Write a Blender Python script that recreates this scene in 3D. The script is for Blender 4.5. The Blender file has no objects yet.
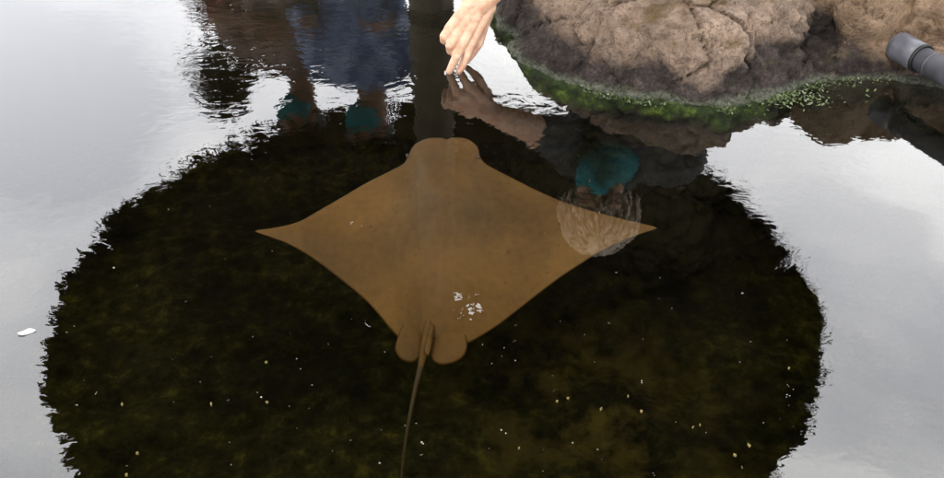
import bpy, bmesh, math, random
from mathutils import Vector, Matrix, noise
random.seed(7)
R = math.radians
S = bpy.context.scene
COL = S.collection

# ------------------------------------------------------------------ camera model
CH, PITCH, F = 0.94, R(37.0), 917.8
def ray(px, py):
    y = (239 - py) / F
    return Vector(((px - 472) / F, math.cos(PITCH) + y * math.sin(PITCH), -math.sin(PITCH) + y * math.cos(PITCH)))
def at_y(px, py, Y):
    d = ray(px, py); return Vector((0, 0, CH)) + d * (Y / d.y)
def at_z(px, py, z):
    d = ray(px, py); return Vector((0, 0, CH)) + d * ((z - CH) / d.z)
def mirrored(px, py, Y):
    p = at_y(px, py, Y); p.z = -p.z; return p

# ------------------------------------------------------------------ helpers
def link(o, parent=None):
    COL.objects.link(o)
    if parent: o.parent = parent
    return o
def tag(o, label=None, cat=None, group=None, kind=None):
    if label: o['label'] = label
    if cat: o['category'] = cat
    if group: o['group'] = group
    if kind: o['kind'] = kind
    return o
def obj(name, bm, mat, parent=None, smooth=True):
    me = bpy.data.meshes.new(name)
    bm.to_mesh(me); bm.free()
    if smooth:
        for p in me.polygons: p.use_smooth = True
    me.materials.append(mat)
    return link(bpy.data.objects.new(name, me), parent)
def empty(name, loc=(0, 0, 0)):
    o = bpy.data.objects.new(name, None); o.location = loc; o.empty_display_size = .1
    return link(o)

def sph(bm, c, r, rot=None, sub=3):
    if not hasattr(r, '__len__'): r = (r, r, r)
    m = Matrix.Translation(Vector(c))
    if rot is not None: m = m @ rot.to_4x4()
    m = m @ Matrix.Diagonal((r[0], r[1], r[2], 1))
    bmesh.ops.create_icosphere(bm, subdivisions=sub, radius=1, matrix=m)
def cap(bm, a, ra, b, rb, seg=20, ends=True):
    a, b = Vector(a), Vector(b); d = b - a; L = d.length
    q = d.to_track_quat('Z', 'Y').to_matrix().to_4x4()
    bmesh.ops.create_cone(bm, cap_ends=True, segments=seg, radius1=ra, radius2=rb, depth=L,
                          matrix=Matrix.Translation((a + b) / 2) @ q)
    if ends: sph(bm, a, ra); sph(bm, b, rb)
def chain(bm, pts):
    for (a, ra), (b, rb) in zip(pts[:-1], pts[1:]): cap(bm, a, ra, b, rb)
def blob(name, bm, mat, voxel, parent=None, smooth=4, fac=.5):
    """union of overlapping closed shells -> one continuous surface"""
    o = obj(name, bm, mat)
    m = o.modifiers.new('r', 'REMESH'); m.mode = 'VOXEL'; m.voxel_size = voxel
    s = o.modifiers.new('s', 'SMOOTH'); s.iterations = smooth; s.factor = fac
    dg = bpy.context.evaluated_depsgraph_get()
    me = bpy.data.meshes.new_from_object(o.evaluated_get(dg))
    o.modifiers.clear(); old = o.data; o.data = me; bpy.data.meshes.remove(old)
    me.name = name
    for p in me.polygons: p.use_smooth = True
    if not me.materials: me.materials.append(mat)
    if parent: o.parent = parent
    return o

# ------------------------------------------------------------------ materials
def new_mat(name):
    m = bpy.data.materials.new(name); m.use_nodes = True
    nt = m.node_tree; nt.nodes.clear()
    return m, nt, nt.nodes, nt.links
def ramp_node(n, stops):
    r = n.new('ShaderNodeValToRGB'); e = r.color_ramp.elements
    while len(e) < len(stops): e.new(.5)
    for el, (p, c) in zip(e, stops):
        el.position = p; el.color = (*c, 1)
    return r
def simple(name, stops, scale=20, rough=.6, bump=0., bscale=None, stretch=(1, 1, 1), detail=6, spec=.4, sss=0, dist=.01):
    m, nt, n, l = new_mat(name)
    out = n.new('ShaderNodeOutputMaterial'); b = n.new('ShaderNodeBsdfPrincipled')
    tc = n.new('ShaderNodeTexCoord'); mp = n.new('ShaderNodeMapping'); mp.inputs['Scale'].default_value = stretch
    nz = n.new('ShaderNodeTexNoise'); nz.inputs['Scale'].default_value = scale; nz.inputs['Detail'].default_value = detail
    l.new(tc.outputs['Object'], mp.inputs['Vector']); l.new(mp.outputs[0], nz.inputs['Vector'])
    rp = ramp_node(n, stops); l.new(nz.outputs[0], rp.inputs[0])
    l.new(rp.outputs[0], b.inputs['Base Color'])
    b.inputs['Roughness'].default_value = rough; b.inputs['Specular IOR Level'].default_value = spec
    if sss:
        b.inputs['Subsurface Weight'].default_value = sss
        b.inputs['Subsurface Radius'].default_value = (.012, .004, .002); b.inputs['Subsurface Scale'].default_value = .5
    if bump:
        n2 = n.new('ShaderNodeTexNoise'); n2.inputs['Scale'].default_value = bscale or scale * 3; n2.inputs['Detail'].default_value = 8
        l.new(mp.outputs[0], n2.inputs['Vector'])
        bp = n.new('ShaderNodeBump'); bp.inputs['Strength'].default_value = bump; bp.inputs['Distance'].default_value = dist
        l.new(n2.outputs[0], bp.inputs['Height']); l.new(bp.outputs[0], b.inputs['Normal'])
    l.new(b.outputs[0], out.inputs[0])
    return m

M = {}
M['skin'] = simple('skin', [(.32, (.56, .29, .185)), (.5, (.66, .41, .275)), (.68, (.74, .49, .34))], 55, .42, .5, 420, sss=.12, dist=.0015)
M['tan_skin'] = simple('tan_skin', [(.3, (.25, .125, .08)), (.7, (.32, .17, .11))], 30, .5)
M['nail'] = simple('nail', [(.3, (.62, .40, .33)), (.7, (.66, .46, .38))], 60, .3)
M['grey_hair'] = simple('grey_hair', [(.3, (.36, .29, .22)), (.7, (.92, .80, .64))], 60, .5, .8, 120, (1, 1, .12))
M['dark_hair'] = simple('dark_hair', [(.3, (.010, .008, .007)), (.7, (.03, .022, .018))], 60, .45, .8, 120, (1, 1, .2))
M['teal'] = simple('teal_cloth', [(.35, (.012, .20, .22)), (.7, (.03, .32, .34))], 35, .8, .4, 200)
M['black_cloth'] = simple('black_cloth', [(.3, (.03, .03, .033)), (.7, (.09, .09, .095))], 18, .85, .6, 40)
M['taupe_cloth'] = simple('taupe_cloth', [(.34, (.12, .075, .066)), (.5, (.26, .175, .155)), (.66, (.44, .32, .28))], 11, .85, .6, 20)
M['blue_cloth'] = simple('blue_cloth', [(.34, (.07, .10, .22)), (.5, (.20, .27, .48)), (.66, (.46, .55, .78))], 13, .85, .7, 22)
M['dark_trousers'] = simple('dark_trousers', [(.3, (.02, .02, .025)), (.7, (.04, .04, .05))], 14, .85, .5, 20)
M['shoe'] = simple('shoe', [(.3, (.02, .018, .016)), (.7, (.05, .045, .04))], 20, .6)
M['eye'] = simple('eye', [(.3, (.03, .02, .015)), (.7, (.06, .04, .03))], 40, .15)
M['thatch'] = simple('thatch', [(.25, (.030, .024, .017)), (.5, (.055, .043, .03)), (.8, (.095, .075, .05))], 30, .9, .8, 60, (1, 1, 1), dist=.02)
M['wood'] = simple('weathered_wood', [(.25, (.09, .072, .048)), (.6, (.15, .122, .085)), (.85, (.21, .175, .125))], 14, .8, .6, 30, (3, 3, .35), dist=.01)
M['concrete'] = simple('concrete', [(.3, (.20, .19, .175)), (.7, (.30, .285, .26))], 6, .9, .5, 60)
def wall_material():
    m, nt, n, l = new_mat('pool_wall_concrete')
    out = n.new('ShaderNodeOutputMaterial'); b = n.new('ShaderNodeBsdfPrincipled')
    tc = n.new('ShaderNodeTexCoord'); sx = n.new('ShaderNodeSeparateXYZ'); l.new(tc.outputs['Object'], sx.inputs[0])
    nz = n.new('ShaderNodeTexNoise'); nz.inputs['Scale'].default_value = 14; nz.inputs['Detail'].default_value = 9; l.new(tc.outputs['Object'], nz.inputs['Vector'])
    up = ramp_node(n, [(.3, (.18, .17, .155)), (.7, (.30, .285, .26))]); l.new(nz.outputs[0], up.inputs[0])
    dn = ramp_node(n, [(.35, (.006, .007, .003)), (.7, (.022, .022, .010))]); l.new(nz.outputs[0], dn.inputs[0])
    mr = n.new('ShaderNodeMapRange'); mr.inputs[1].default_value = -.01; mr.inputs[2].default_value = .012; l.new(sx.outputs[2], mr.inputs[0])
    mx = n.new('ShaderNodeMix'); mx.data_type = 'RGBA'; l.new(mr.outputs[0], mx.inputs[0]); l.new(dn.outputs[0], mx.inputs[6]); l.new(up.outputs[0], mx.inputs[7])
    l.new(mx.outputs[2], b.inputs['Base Color']); b.inputs['Roughness'].default_value = .9
    l.new(b.outputs[0], out.inputs[0]); return m
M['pool_wall'] = wall_material()
M['ground'] = simple('ground', [(.3, (.22, .20, .18)), (.7, (.32, .30, .27))], 1.5, .9, .4, 40)
M['pvc'] = simple('grey_pvc', [(.25, (.055, .055, .065)), (.48, (.105, .105, .122)), (.75, (.15, .15, .17))], 25, .42, .15, 90, (1, 1, 1), dist=.002)
M['pvc_dark'] = simple('dark_pvc', [(.3, (.05, .05, .055)), (.7, (.09, .09, .095))], 25, .5)
M['rubber'] = simple('black_rubber', [(.3, (.012, .012, .013)), (.7, (.02, .02, .02))], 25, .5)
M['leaf_dark'] = simple('leaf_dark', [(.3, (.008, .012, .007)), (.7, (.022, .030, .016))], 20, .5)
M['leaf_red'] = simple('leaf_red', [(.3, (.20, .04, .035)), (.7, (.36, .09, .075))], 20, .5)
M['stem'] = simple('plant_stem', [(.3, (.03, .025, .018)), (.7, (.06, .05, .035))], 20, .8)
M['petal'] = simple('petal', [(.3, (.72, .70, .66)), (.7, (.82, .82, .80))], 60, .6)
M['leafbit'] = simple('yellow_leaf_bit', [(.3, (.10, .075, .018)), (.7, (.24, .19, .055))], 60, .6)
M['speck'] = simple('pale_speck', [(.3, (.10, .10, .07)), (.6, (.38, .36, .29))], 90, .6)
M['algae_tuft'] = simple('algae_tuft', [(.3, (.05, .08, .02)), (.52, (.10, .13, .05)), (.72, (.30, .33, .22))], 40, .8)

# ray skin: brown with a slightly darker spine band and mottling
def ray_material():
    m, nt, n, l = new_mat('ray_skin')
    out = n.new('ShaderNodeOutputMaterial'); b = n.new('ShaderNodeBsdfPrincipled')
    tc = n.new('ShaderNodeTexCoord')
    nz = n.new('ShaderNodeTexNoise'); nz.inputs['Scale'].default_value = 6; nz.inputs['Detail'].default_value = 8; nz.inputs['Roughness'].default_value = .6
    l.new(tc.outputs['Object'], nz.inputs['Vector'])
    rp = ramp_node(n, [(.28, (.094, .050, .016)), (.5, (.114, .062, .020)), (.75, (.138, .078, .027))]); l.new(nz.outputs[0], rp.inputs[0])
    n2 = n.new('ShaderNodeTexNoise'); n2.inputs['Scale'].default_value = 70; n2.inputs['Detail'].default_value = 5
    l.new(tc.outputs['Object'], n2.inputs['Vector'])
    r2 = ramp_node(n, [(.3, (.82, .82, .82)), (.6, (1, 1, 1))]); l.new(n2.outputs[0], r2.inputs[0])
    mx = n.new('ShaderNodeMix'); mx.data_type = 'RGBA'; mx.blend_type = 'MULTIPLY'; mx.inputs[0].default_value = 1
    l.new(rp.outputs[0], mx.inputs[6]); l.new(r2.outputs[0], mx.inputs[7])
    # pigment: scattered dark spots, pale scratches, a darker midline
    def mul(a, stops, src, f=1):
        r = ramp_node(n, stops); l.new(src, r.inputs[0])
        x = n.new('ShaderNodeMix'); x.data_type = 'RGBA'; x.blend_type = 'MULTIPLY'; x.inputs[0].default_value = f
        l.new(a, x.inputs[6]); l.new(r.outputs[0], x.inputs[7]); return x.outputs[2]
    vo = n.new('ShaderNodeTexVoronoi'); vo.inputs['Scale'].default_value = 26; vo.inputs['Randomness'].default_value = 1; l.new(tc.outputs['Object'], vo.inputs['Vector'])
    c = mul(mx.outputs[2], [(.05, (.55, .52, .5)), (.13, (1, 1, 1))], vo.outputs['Distance'], .55)
    big = n.new('ShaderNodeTexNoise'); big.inputs['Scale'].default_value = 3.2; big.inputs['Detail'].default_value = 3; l.new(tc.outputs['Object'], big.inputs['Vector'])
    c = mul(c, [(.35, (.68, .68, .70)), (.6, (1.15, 1.12, 1.05))], big.outputs[0])
    mp2 = n.new('ShaderNodeMapping'); mp2.inputs['Rotation'].default_value = (0, 0, .7); mp2.inputs['Scale'].default_value = (3, 60, 1)
    n3 = n.new('ShaderNodeTexNoise'); n3.inputs['Scale'].default_value = 2.2; n3.inputs['Detail'].default_value = 4; l.new(tc.outputs['Object'], mp2.inputs['Vector']); l.new(mp2.outputs[0], n3.inputs['Vector'])
    c = mul(c, [(.66, (1, 1, 1)), (.74, (1.35, 1.3, 1.2))], n3.outputs[0])
    sx = n.new('ShaderNodeSeparateXYZ'); l.new(tc.outputs['Object'], sx.inputs[0])
    ab = n.new('ShaderNodeMath'); ab.operation = 'ABSOLUTE'; l.new(sx.outputs[0], ab.inputs[0])
    c = mul(c, [(.0, (.86, .85, .84)), (.05, (.93, .93, .92)), (.12, (1, 1, 1))], ab.outputs[0])
    l.new(c, b.inputs['Base Color'])
    b.inputs['Roughness'].default_value = .6; b.inputs['Specular IOR Level'].default_value = .2
    bp = n.new('ShaderNodeBump'); bp.inputs['Strength'].default_value = .25; bp.inputs['Distance'].default_value = .004
    l.new(nz.outputs[0], bp.inputs['Height']); l.new(bp.outputs[0], b.inputs['Normal'])
    l.new(b.outputs[0], out.inputs[0]); return m
M['ray'] = ray_material()
M['ray_tail_dimmed'] = simple('ray_tail_skin_dimmed', [(.3, (.030, .019, .010)), (.7, (.045, .030, .015))], 12, .7)  # dimness of the deep water painted into the tail's brown

def rock_material(name, tan_a, tan_b, zband, seed):
    m, nt, n, l = new_mat(name)
    out = n.new('ShaderNodeOutputMaterial'); b = n.new('ShaderNodeBsdfPrincipled')
    tc = n.new('ShaderNodeTexCoord'); sx = n.new('ShaderNodeSeparateXYZ')
    l.new(tc.outputs['Object'], sx.inputs[0])
    def nz(scale, detail=8, rough=.6, off=0):
        t = n.new('ShaderNodeTexNoise'); t.inputs['Scale'].default_value = scale; t.inputs['Detail'].default_value = detail; t.inputs['Roughness'].default_value = rough
        mp = n.new('ShaderNodeMapping'); mp.inputs['Location'].default_value = (seed + off, off, 0)
        l.new(tc.outputs['Object'], mp.inputs['Vector']); l.new(mp.outputs[0], t.inputs['Vector']); return t
    def math_(op, a, bb, clamp=False):
        q = n.new('ShaderNodeMath'); q.operation = op; q.use_clamp = clamp
        for i, v in ((0, a), (1, bb)):
            if isinstance(v, (int, float)): q.inputs[i].default_value = v
            else: l.new(v, q.inputs[i])
        return q.outputs[0]
    def mix(f, a, bb):
        x = n.new('ShaderNodeMix'); x.data_type = 'RGBA'
        if isinstance(f, (int, float)): x.inputs[0].default_value = f
        else: l.new(f, x.inputs[0])
        for i, v in ((6, a), (7, bb)):
            if isinstance(v, tuple): x.inputs[i].default_value = (*v, 1)
            else: l.new(v, x.inputs[i])
        return x.outputs[2]
    big, mid, fine = nz(7), nz(28, 10, .7, 3), nz(140, 6, .7, 5)
    tan = ramp_node(n, [(.32, tan_a), (.52, tuple((p + q) / 2 for p, q in zip(tan_a, tan_b))), (.66, tan_b)])
    tv = math_('ADD', math_('MULTIPLY', mid.outputs[0], .6), math_('MULTIPLY', nz(4.5, 6, .6, 13).outputs[0], .4)); l.new(tv, tan.inputs[0])
    # dark pits
    pits = ramp_node(n, [(.34, (.25, .23, .22)), (.47, (1, 1, 1))]); l.new(fine.outputs[0], pits.inputs[0])
    pm = n.new('ShaderNodeMix'); pm.data_type = 'RGBA'; pm.blend_type = 'MULTIPLY'; pm.inputs[0].default_value = .8
    l.new(tan.outputs[0], pm.inputs[6]); l.new(pits.outputs[0], pm.inputs[7])
    # ochre lichen stains
    och = nz(11, 6, .6, 9); om = ramp_node(n, [(.56, (0, 0, 0)), (.66, (1, 1, 1))]); l.new(och.outputs[0], om.inputs[0])
    c = mix(math_('MULTIPLY', om.outputs[0], .7), pm.outputs[2], (.16, .10, .035))
    # hairline creases and soot-dark lichen
    cre = nz(5, 7, .65, 17); ca = math_('ABSOLUTE', math_('SUBTRACT', cre.outputs[0], .5), 0)
    cf = math_('SUBTRACT', 1, math_('MULTIPLY', ca, 85), True)
    c = mix(math_('MULTIPLY', math_('MULTIPLY', cf, mid.outputs[0]), 1.1, True), c, (.05, .036, .028))
    lich = ramp_node(n, [(.60, (0, 0, 0)), (.68, (1, 1, 1))]); l.new(nz(19, 8, .7, 23).outputs[0], lich.inputs[0])
    c = mix(math_('MULTIPLY', lich.outputs[0], .6), c, (.075, .06, .05))
    # dark wet band above the waterline with a ragged top
    dark = ramp_node(n, [(.32, (.016, .012, .011)), (.5, (.055, .043, .039)), (.68, (.17, .135, .115))]); l.new(math_('ADD', math_('MULTIPLY', fine.outputs[0], .4), math_('MULTIPLY', nz(48, 9, .75, 61).outputs[0], .6)), dark.inputs[0])
    edge = math_('ADD', zband - .07, math_('MULTIPLY', big.outputs[0], .14))
    edge = math_('ADD', edge, math_('MULTIPLY', math_('SUBTRACT', mid.outputs[0], .5), .05))
    # wetter, higher band towards the rock's low left end
    lf = math_('MULTIPLY', math_('SUBTRACT', .30, sx.outputs[0]), .22, False)
    lf = math_('MAXIMUM', lf, 0.0)
    edge = math_('ADD', edge, lf)
    gx = math_('DIVIDE', math_('SUBTRACT', sx.outputs[0], .67), .17)
    gx = math_('EXPONENT', math_('MULTIPLY', math_('MULTIPLY', gx, gx), -1.0), 0)
    edge = math_('ADD', edge, math_('MULTIPLY', gx, .055))
    edge = math_('ADD', edge, math_('MULTIPLY', math_('SUBTRACT', nz(13, 8, .7, 41).outputs[0], .5), .09))
    f = math_('MULTIPLY', math_('SUBTRACT', edge, sx.outputs[2]), 24, False)
    f = math_('ADD', f, .5, True)
    olive = ramp_node(n, [(.56, (0, 0, 0)), (.66, (1, 1, 1))]); l.new(nz(15, 7, .65, 31).outputs[0], olive.inputs[0])
    dk = mix(math_('MULTIPLY', olive.outputs[0], .5), dark.outputs[0], (.05, .055, .018))
    patch = ramp_node(n, [(.36, (.35, .31, .29)), (.52, (.85, .82, .80)), (.68, (1.35, 1.3, 1.25))]); l.new(nz(9, 7, .7, 51).outputs[0], patch.inputs[0])
    pk = n.new('ShaderNodeMix'); pk.data_type = 'RGBA'; pk.blend_type = 'MULTIPLY'; pk.inputs[0].default_value = 1
    l.new(dk, pk.inputs[6]); l.new(patch.outputs[0], pk.inputs[7])
    c = mix(f, c, pk.outputs[2])
    # green-grey algae crust at the waterline, bright green below it
    crust = ramp_node(n, [(.4, (.05, .06, .035)), (.6, (.20, .21, .16))]); l.new(fine.outputs[0], crust.inputs[0])
    f2 = math_('ADD', math_('MULTIPLY', math_('SUBTRACT', math_('ADD', .004, math_('MULTIPLY', mid.outputs[0], .022)), sx.outputs[2]), 90), .5, True)
    c = mix(math_('MULTIPLY', f2, .75), c, crust.outputs[0])
    green = ramp_node(n, [(.40, (.006, .010, .002)), (.55, (.028, .052, .005)), (.68, (.15, .21, .025))]); l.new(mid.outputs[0], green.inputs[0])
    f3 = math_('ADD', math_('MULTIPLY', math_('SUBTRACT', .002, sx.outputs[2]), 200), .5, True)
    gr = math_('ADD', math_('MULTIPLY', math_('SUBTRACT', math_('ADD', .62, math_('MULTIPLY', big.outputs[0], .3)), sx.outputs[0]), 5), .2, True)
    gcol = mix(gr, (.035, .030, .016), green.outputs[0])
    c = mix(f3, c, gcol)
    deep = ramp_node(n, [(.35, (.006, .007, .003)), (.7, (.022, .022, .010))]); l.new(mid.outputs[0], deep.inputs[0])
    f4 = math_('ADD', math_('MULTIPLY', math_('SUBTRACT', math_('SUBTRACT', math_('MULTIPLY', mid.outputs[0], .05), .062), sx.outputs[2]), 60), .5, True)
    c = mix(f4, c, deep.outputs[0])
    l.new(c, b.inputs['Base Color'])
    b.inputs['Roughness'].default_value = .85; b.inputs['Specular IOR Level'].default_value = .3
    h = math_('ADD', math_('MULTIPLY', mid.outputs[0], 1.0), math_('MULTIPLY', fine.outputs[0], .28))
    bp = n.new('ShaderNodeBump'); bp.inputs['Strength'].default_value = 1.0; bp.inputs['Distance'].default_value = .026
    l.new(h, bp.inputs['Height']); l.new(bp.outputs[0], b.inputs['Normal'])
    l.new(b.outputs[0], out.inputs[0]); return m
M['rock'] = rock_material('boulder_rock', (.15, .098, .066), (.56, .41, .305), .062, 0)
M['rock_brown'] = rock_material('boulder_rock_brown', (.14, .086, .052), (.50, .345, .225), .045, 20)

POOL_Z_ = -.55
def floor_material():
    m, nt, n, l = new_mat('pool_bottom_algae')
    out = n.new('ShaderNodeOutputMaterial'); b = n.new('ShaderNodeBsdfPrincipled')
    tc = n.new('ShaderNodeTexCoord')
    def nz(s, d=10, r=.7):
        t = n.new('ShaderNodeTexNoise'); t.inputs['Scale'].default_value = s; t.inputs['Detail'].default_value = d; t.inputs['Roughness'].default_value = r
        l.new(tc.outputs['Object'], t.inputs['Vector']); return t
    a, c_ = nz(22), nz(3.2, 5)
    r1 = ramp_node(n, [(.36, (.003, .004, .003)), (.54, (.018, .021, .011)), (.74, (.075, .080, .034))]); l.new(a.outputs[0], r1.inputs[0])
    r2 = ramp_node(n, [(.40, (.35, .38, .35)), (.70, (2.6, 2.5, 1.5))]); l.new(c_.outputs[0], r2.inputs[0])
    mx = n.new('ShaderNodeMix'); mx.data_type = 'RGBA'; mx.blend_type = 'MULTIPLY'; mx.inputs[0].default_value = 1
    l.new(r1.outputs[0], mx.inputs[6]); l.new(r2.outputs[0], mx.inputs[7])
    # a heap of yellow-olive algae
    c0 = at_z(600, 415, POOL_Z_)
    vm = n.new('ShaderNodeVectorMath'); vm.operation = 'DISTANCE'; vm.inputs[1].default_value = c0; l.new(tc.outputs['Object'], vm.inputs[0])
    mr = n.new('ShaderNodeMapRange'); mr.inputs[1].default_value = .42; mr.inputs[2].default_value = .0; l.new(vm.outputs['Value'], mr.inputs[0])
    ml = n.new('ShaderNodeMath'); ml.operation = 'MULTIPLY'; l.new(mr.outputs[0], ml.inputs[0])
    r4 = ramp_node(n, [(.45, (0, 0, 0)), (.62, (1, 1, 1))]); l.new(nz(9, 8, .65).outputs[0], r4.inputs[0]); l.new(r4.outputs[0], ml.inputs[1])
    m4 = n.new('ShaderNodeMix'); m4.data_type = 'RGBA'; l.new(ml.outputs[0], m4.inputs[0]); l.new(mx.outputs[2], m4.inputs[6]); m4.inputs[7].default_value = (.12, .105, .038, 1)
    l.new(m4.outputs[2], b.inputs['Base Color']); b.inputs['Roughness'].default_value = .95; b.inputs['Specular IOR Level'].default_value = .1
    bp = n.new('ShaderNodeBump'); bp.inputs['Strength'].default_value = 1; bp.inputs['Distance'].default_value = .03
    l.new(a.outputs[0], bp.inputs['Height']); l.new(bp.outputs[0], b.inputs['Normal'])
    l.new(b.outputs[0], out.inputs[0]); return m
M['floor'] = floor_material()

WATER_IOR = 1.66
def water_material():
    m, nt, n, l = new_mat('pool_water')
    out = n.new('ShaderNodeOutputMaterial')
    tc = n.new('ShaderNodeTexCoord')
    def nz(s, d, stretch, loc=(0, 0, 0), dist=0):
        mp = n.new('ShaderNodeMapping'); mp.inputs['Scale'].default_value = stretch; mp.inputs['Location'].default_value = loc
        t = n.new('ShaderNodeTexNoise'); t.inputs['Scale'].default_value = s; t.inputs['Detail'].default_value = d; t.inputs['Distortion'].default_value = dist
        l.new(tc.outputs['Object'], mp.inputs['Vector']); l.new(mp.outputs[0], t.inputs['Vector']); return t.outputs[0]
    def mt(op, a, b, clamp=False):
        q = n.new('ShaderNodeMath'); q.operation = op; q.use_clamp = clamp
        for i, v in ((0, a), (1, b)):
            if isinstance(v, (int, float)): q.inputs[i].default_value = v
            else: l.new(v, q.inputs[i])
        return q.outputs[0]
    ripple = nz(34, 2.0, (.8, 1.15, 1), dist=.6)
    swell = nz(7, 1.0, (1, 1, 1), (3, 1, 0))
    # ripples live mostly in the far part of the pool, round the people, and fade towards the near side
    sx = n.new('ShaderNodeSeparateXYZ'); l.new(tc.outputs['Object'], sx.inputs[0])
    far = n.new('ShaderNodeMapRange'); far.inputs[1].default_value = 1.25; far.inputs[2].default_value = 1.9
    far.inputs[3].default_value = .22; far.inputs[4].default_value = 1.0; l.new(sx.outputs[1], far.inputs[0])
    patch = n.new('ShaderNodeMapRange'); patch.inputs[1].default_value = .42; patch.inputs[2].default_value = .68
    patch.inputs[3].default_value = .55; patch.inputs[4].default_value = 1.4; l.new(nz(2.6, 1, (1, 1, 1), (5, 2, 0)), patch.inputs[0])
    amp = mt('MULTIPLY', far.outputs[0], patch.outputs[0])
    h = mt('ADD', mt('MULTIPLY', mt('MULTIPLY', ripple, amp), .00046), mt('MULTIPLY', swell, .0009))
    dv = n.new('ShaderNodeVectorMath'); dv.operation = 'DISTANCE'; dv.inputs[1].default_value = at_z(453, 72, 0); l.new(tc.outputs['Object'], dv.inputs[0])
    ring = mt('MULTIPLY', mt('SINE', mt('MULTIPLY', dv.outputs['Value'], 330), 0), mt('EXPONENT', mt('MULTIPLY', dv.outputs['Value'], -22), 0))
    h = mt('ADD', h, mt('MULTIPLY', ring, .00022))
    bp = n.new('ShaderNodeBump'); bp.inputs['Strength'].default_value = 1; bp.inputs['Distance'].default_value = 1.0
    l.new(h, bp.inputs['Height'])
    gl = n.new('ShaderNodeBsdfGlossy'); gl.inputs['Roughness'].default_value = 0; gl.inputs['Color'].default_value = (1, 1, 1, 1)
    l.new(bp.outputs[0], gl.inputs['Normal'])
    tr = n.new('ShaderNodeBsdfTransparent')
    geo = n.new('ShaderNodeNewGeometry')
    ior = mt('POWER', WATER_IOR, mt('SUBTRACT', 1, mt('MULTIPLY', geo.outputs['Backfacing'], 2)))
    fr = n.new('ShaderNodeFresnel'); l.new(ior, fr.inputs['IOR'])
    mx = n.new('ShaderNodeMixShader'); l.new(fr.outputs[0], mx.inputs[0]); l.new(tr.outputs[0], mx.inputs[1]); l.new(gl.outputs[0], mx.inputs[2])
    l.new(mx.outputs[0], out.inputs['Surface'])
    va = n.new('ShaderNodeVolumeAbsorption'); va.inputs['Color'].default_value = (.58, .52, .24, 1); va.inputs['Density'].default_value = 2.0
    l.new(va.outputs[0], out.inputs['Volume'])
    return m
M['water'] = water_material()

# ------------------------------------------------------------------ setting
FLOOR_Z, POOL_Z = -.62, -.55
bm = bmesh.new()
bmesh.ops.create_grid(bm, x_segments=2, y_segments=2, size=300, matrix=Matrix.Translation((0, 0, FLOOR_Z)))
tag(obj('ground', bm, M['ground']), kind='structure')
PX0, PX1, PY0, PY1 = -4.0, 4.0, .42, 2.48
bm = bmesh.new()
bmesh.ops.create_cube(bm, size=1, matrix=Matrix.Translation(((PX0 + PX1) / 2, (PY0 + PY1) / 2, -.29)) @ Matrix.Diagonal((PX1 - PX0 + .1, PY1 - PY0 + .1, .58, 1)))
tag(obj('water', bm, M['water'], smooth=False), kind='structure')
bm = bmesh.new()
bmesh.ops.create_grid(bm, x_segments=220, y_segments=70, size=1, matrix=Matrix.Translation((0, (PY0 + PY1) / 2, POOL_Z)) @ Matrix.Diagonal((4.05, 1.1, 1, 1)))
for v in bm.verts:
    v.co.z += .035 * noise.fractal(v.co * 5, .8, 2.2, 5)
tag(obj('pool_floor', bm, M['floor']), kind='structure')
def wall(label, x0, x1, y0, y1, top=.06):
    bm = bmesh.new()
    bmesh.ops.create_cube(bm, size=1, matrix=Matrix.Translation(((x0 + x1) / 2, (y0 + y1) / 2, (top + FLOOR_Z - .02) / 2)) @ Matrix.Diagonal((x1 - x0, y1 - y0, top - FLOOR_Z + .02, 1)))
    bmesh.ops.bevel(bm, geom=[e for e in bm.edges], offset=.015, segments=3, affect='EDGES')
    o = obj('pool_wall', bm, M['pool_wall'], smooth=False)
    return tag(o, label, 'wall')
wall('low concrete pool wall on the far side, behind the rocks', PX0 - .18, PX1 + .18, PY1, PY1 + .18)
wall('low concrete pool wall on the near side, below the viewer', PX0 - .18, PX1 + .18, PY0 - .18, PY0)
wall('low concrete pool wall closing the left end of the pool', PX0 - .18, PX0, PY0 + .003, PY1 - .003)
wall('low concrete pool wall closing the right end of the pool', PX1, PX1 + .18, PY0 + .003, PY1 - .003)

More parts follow.
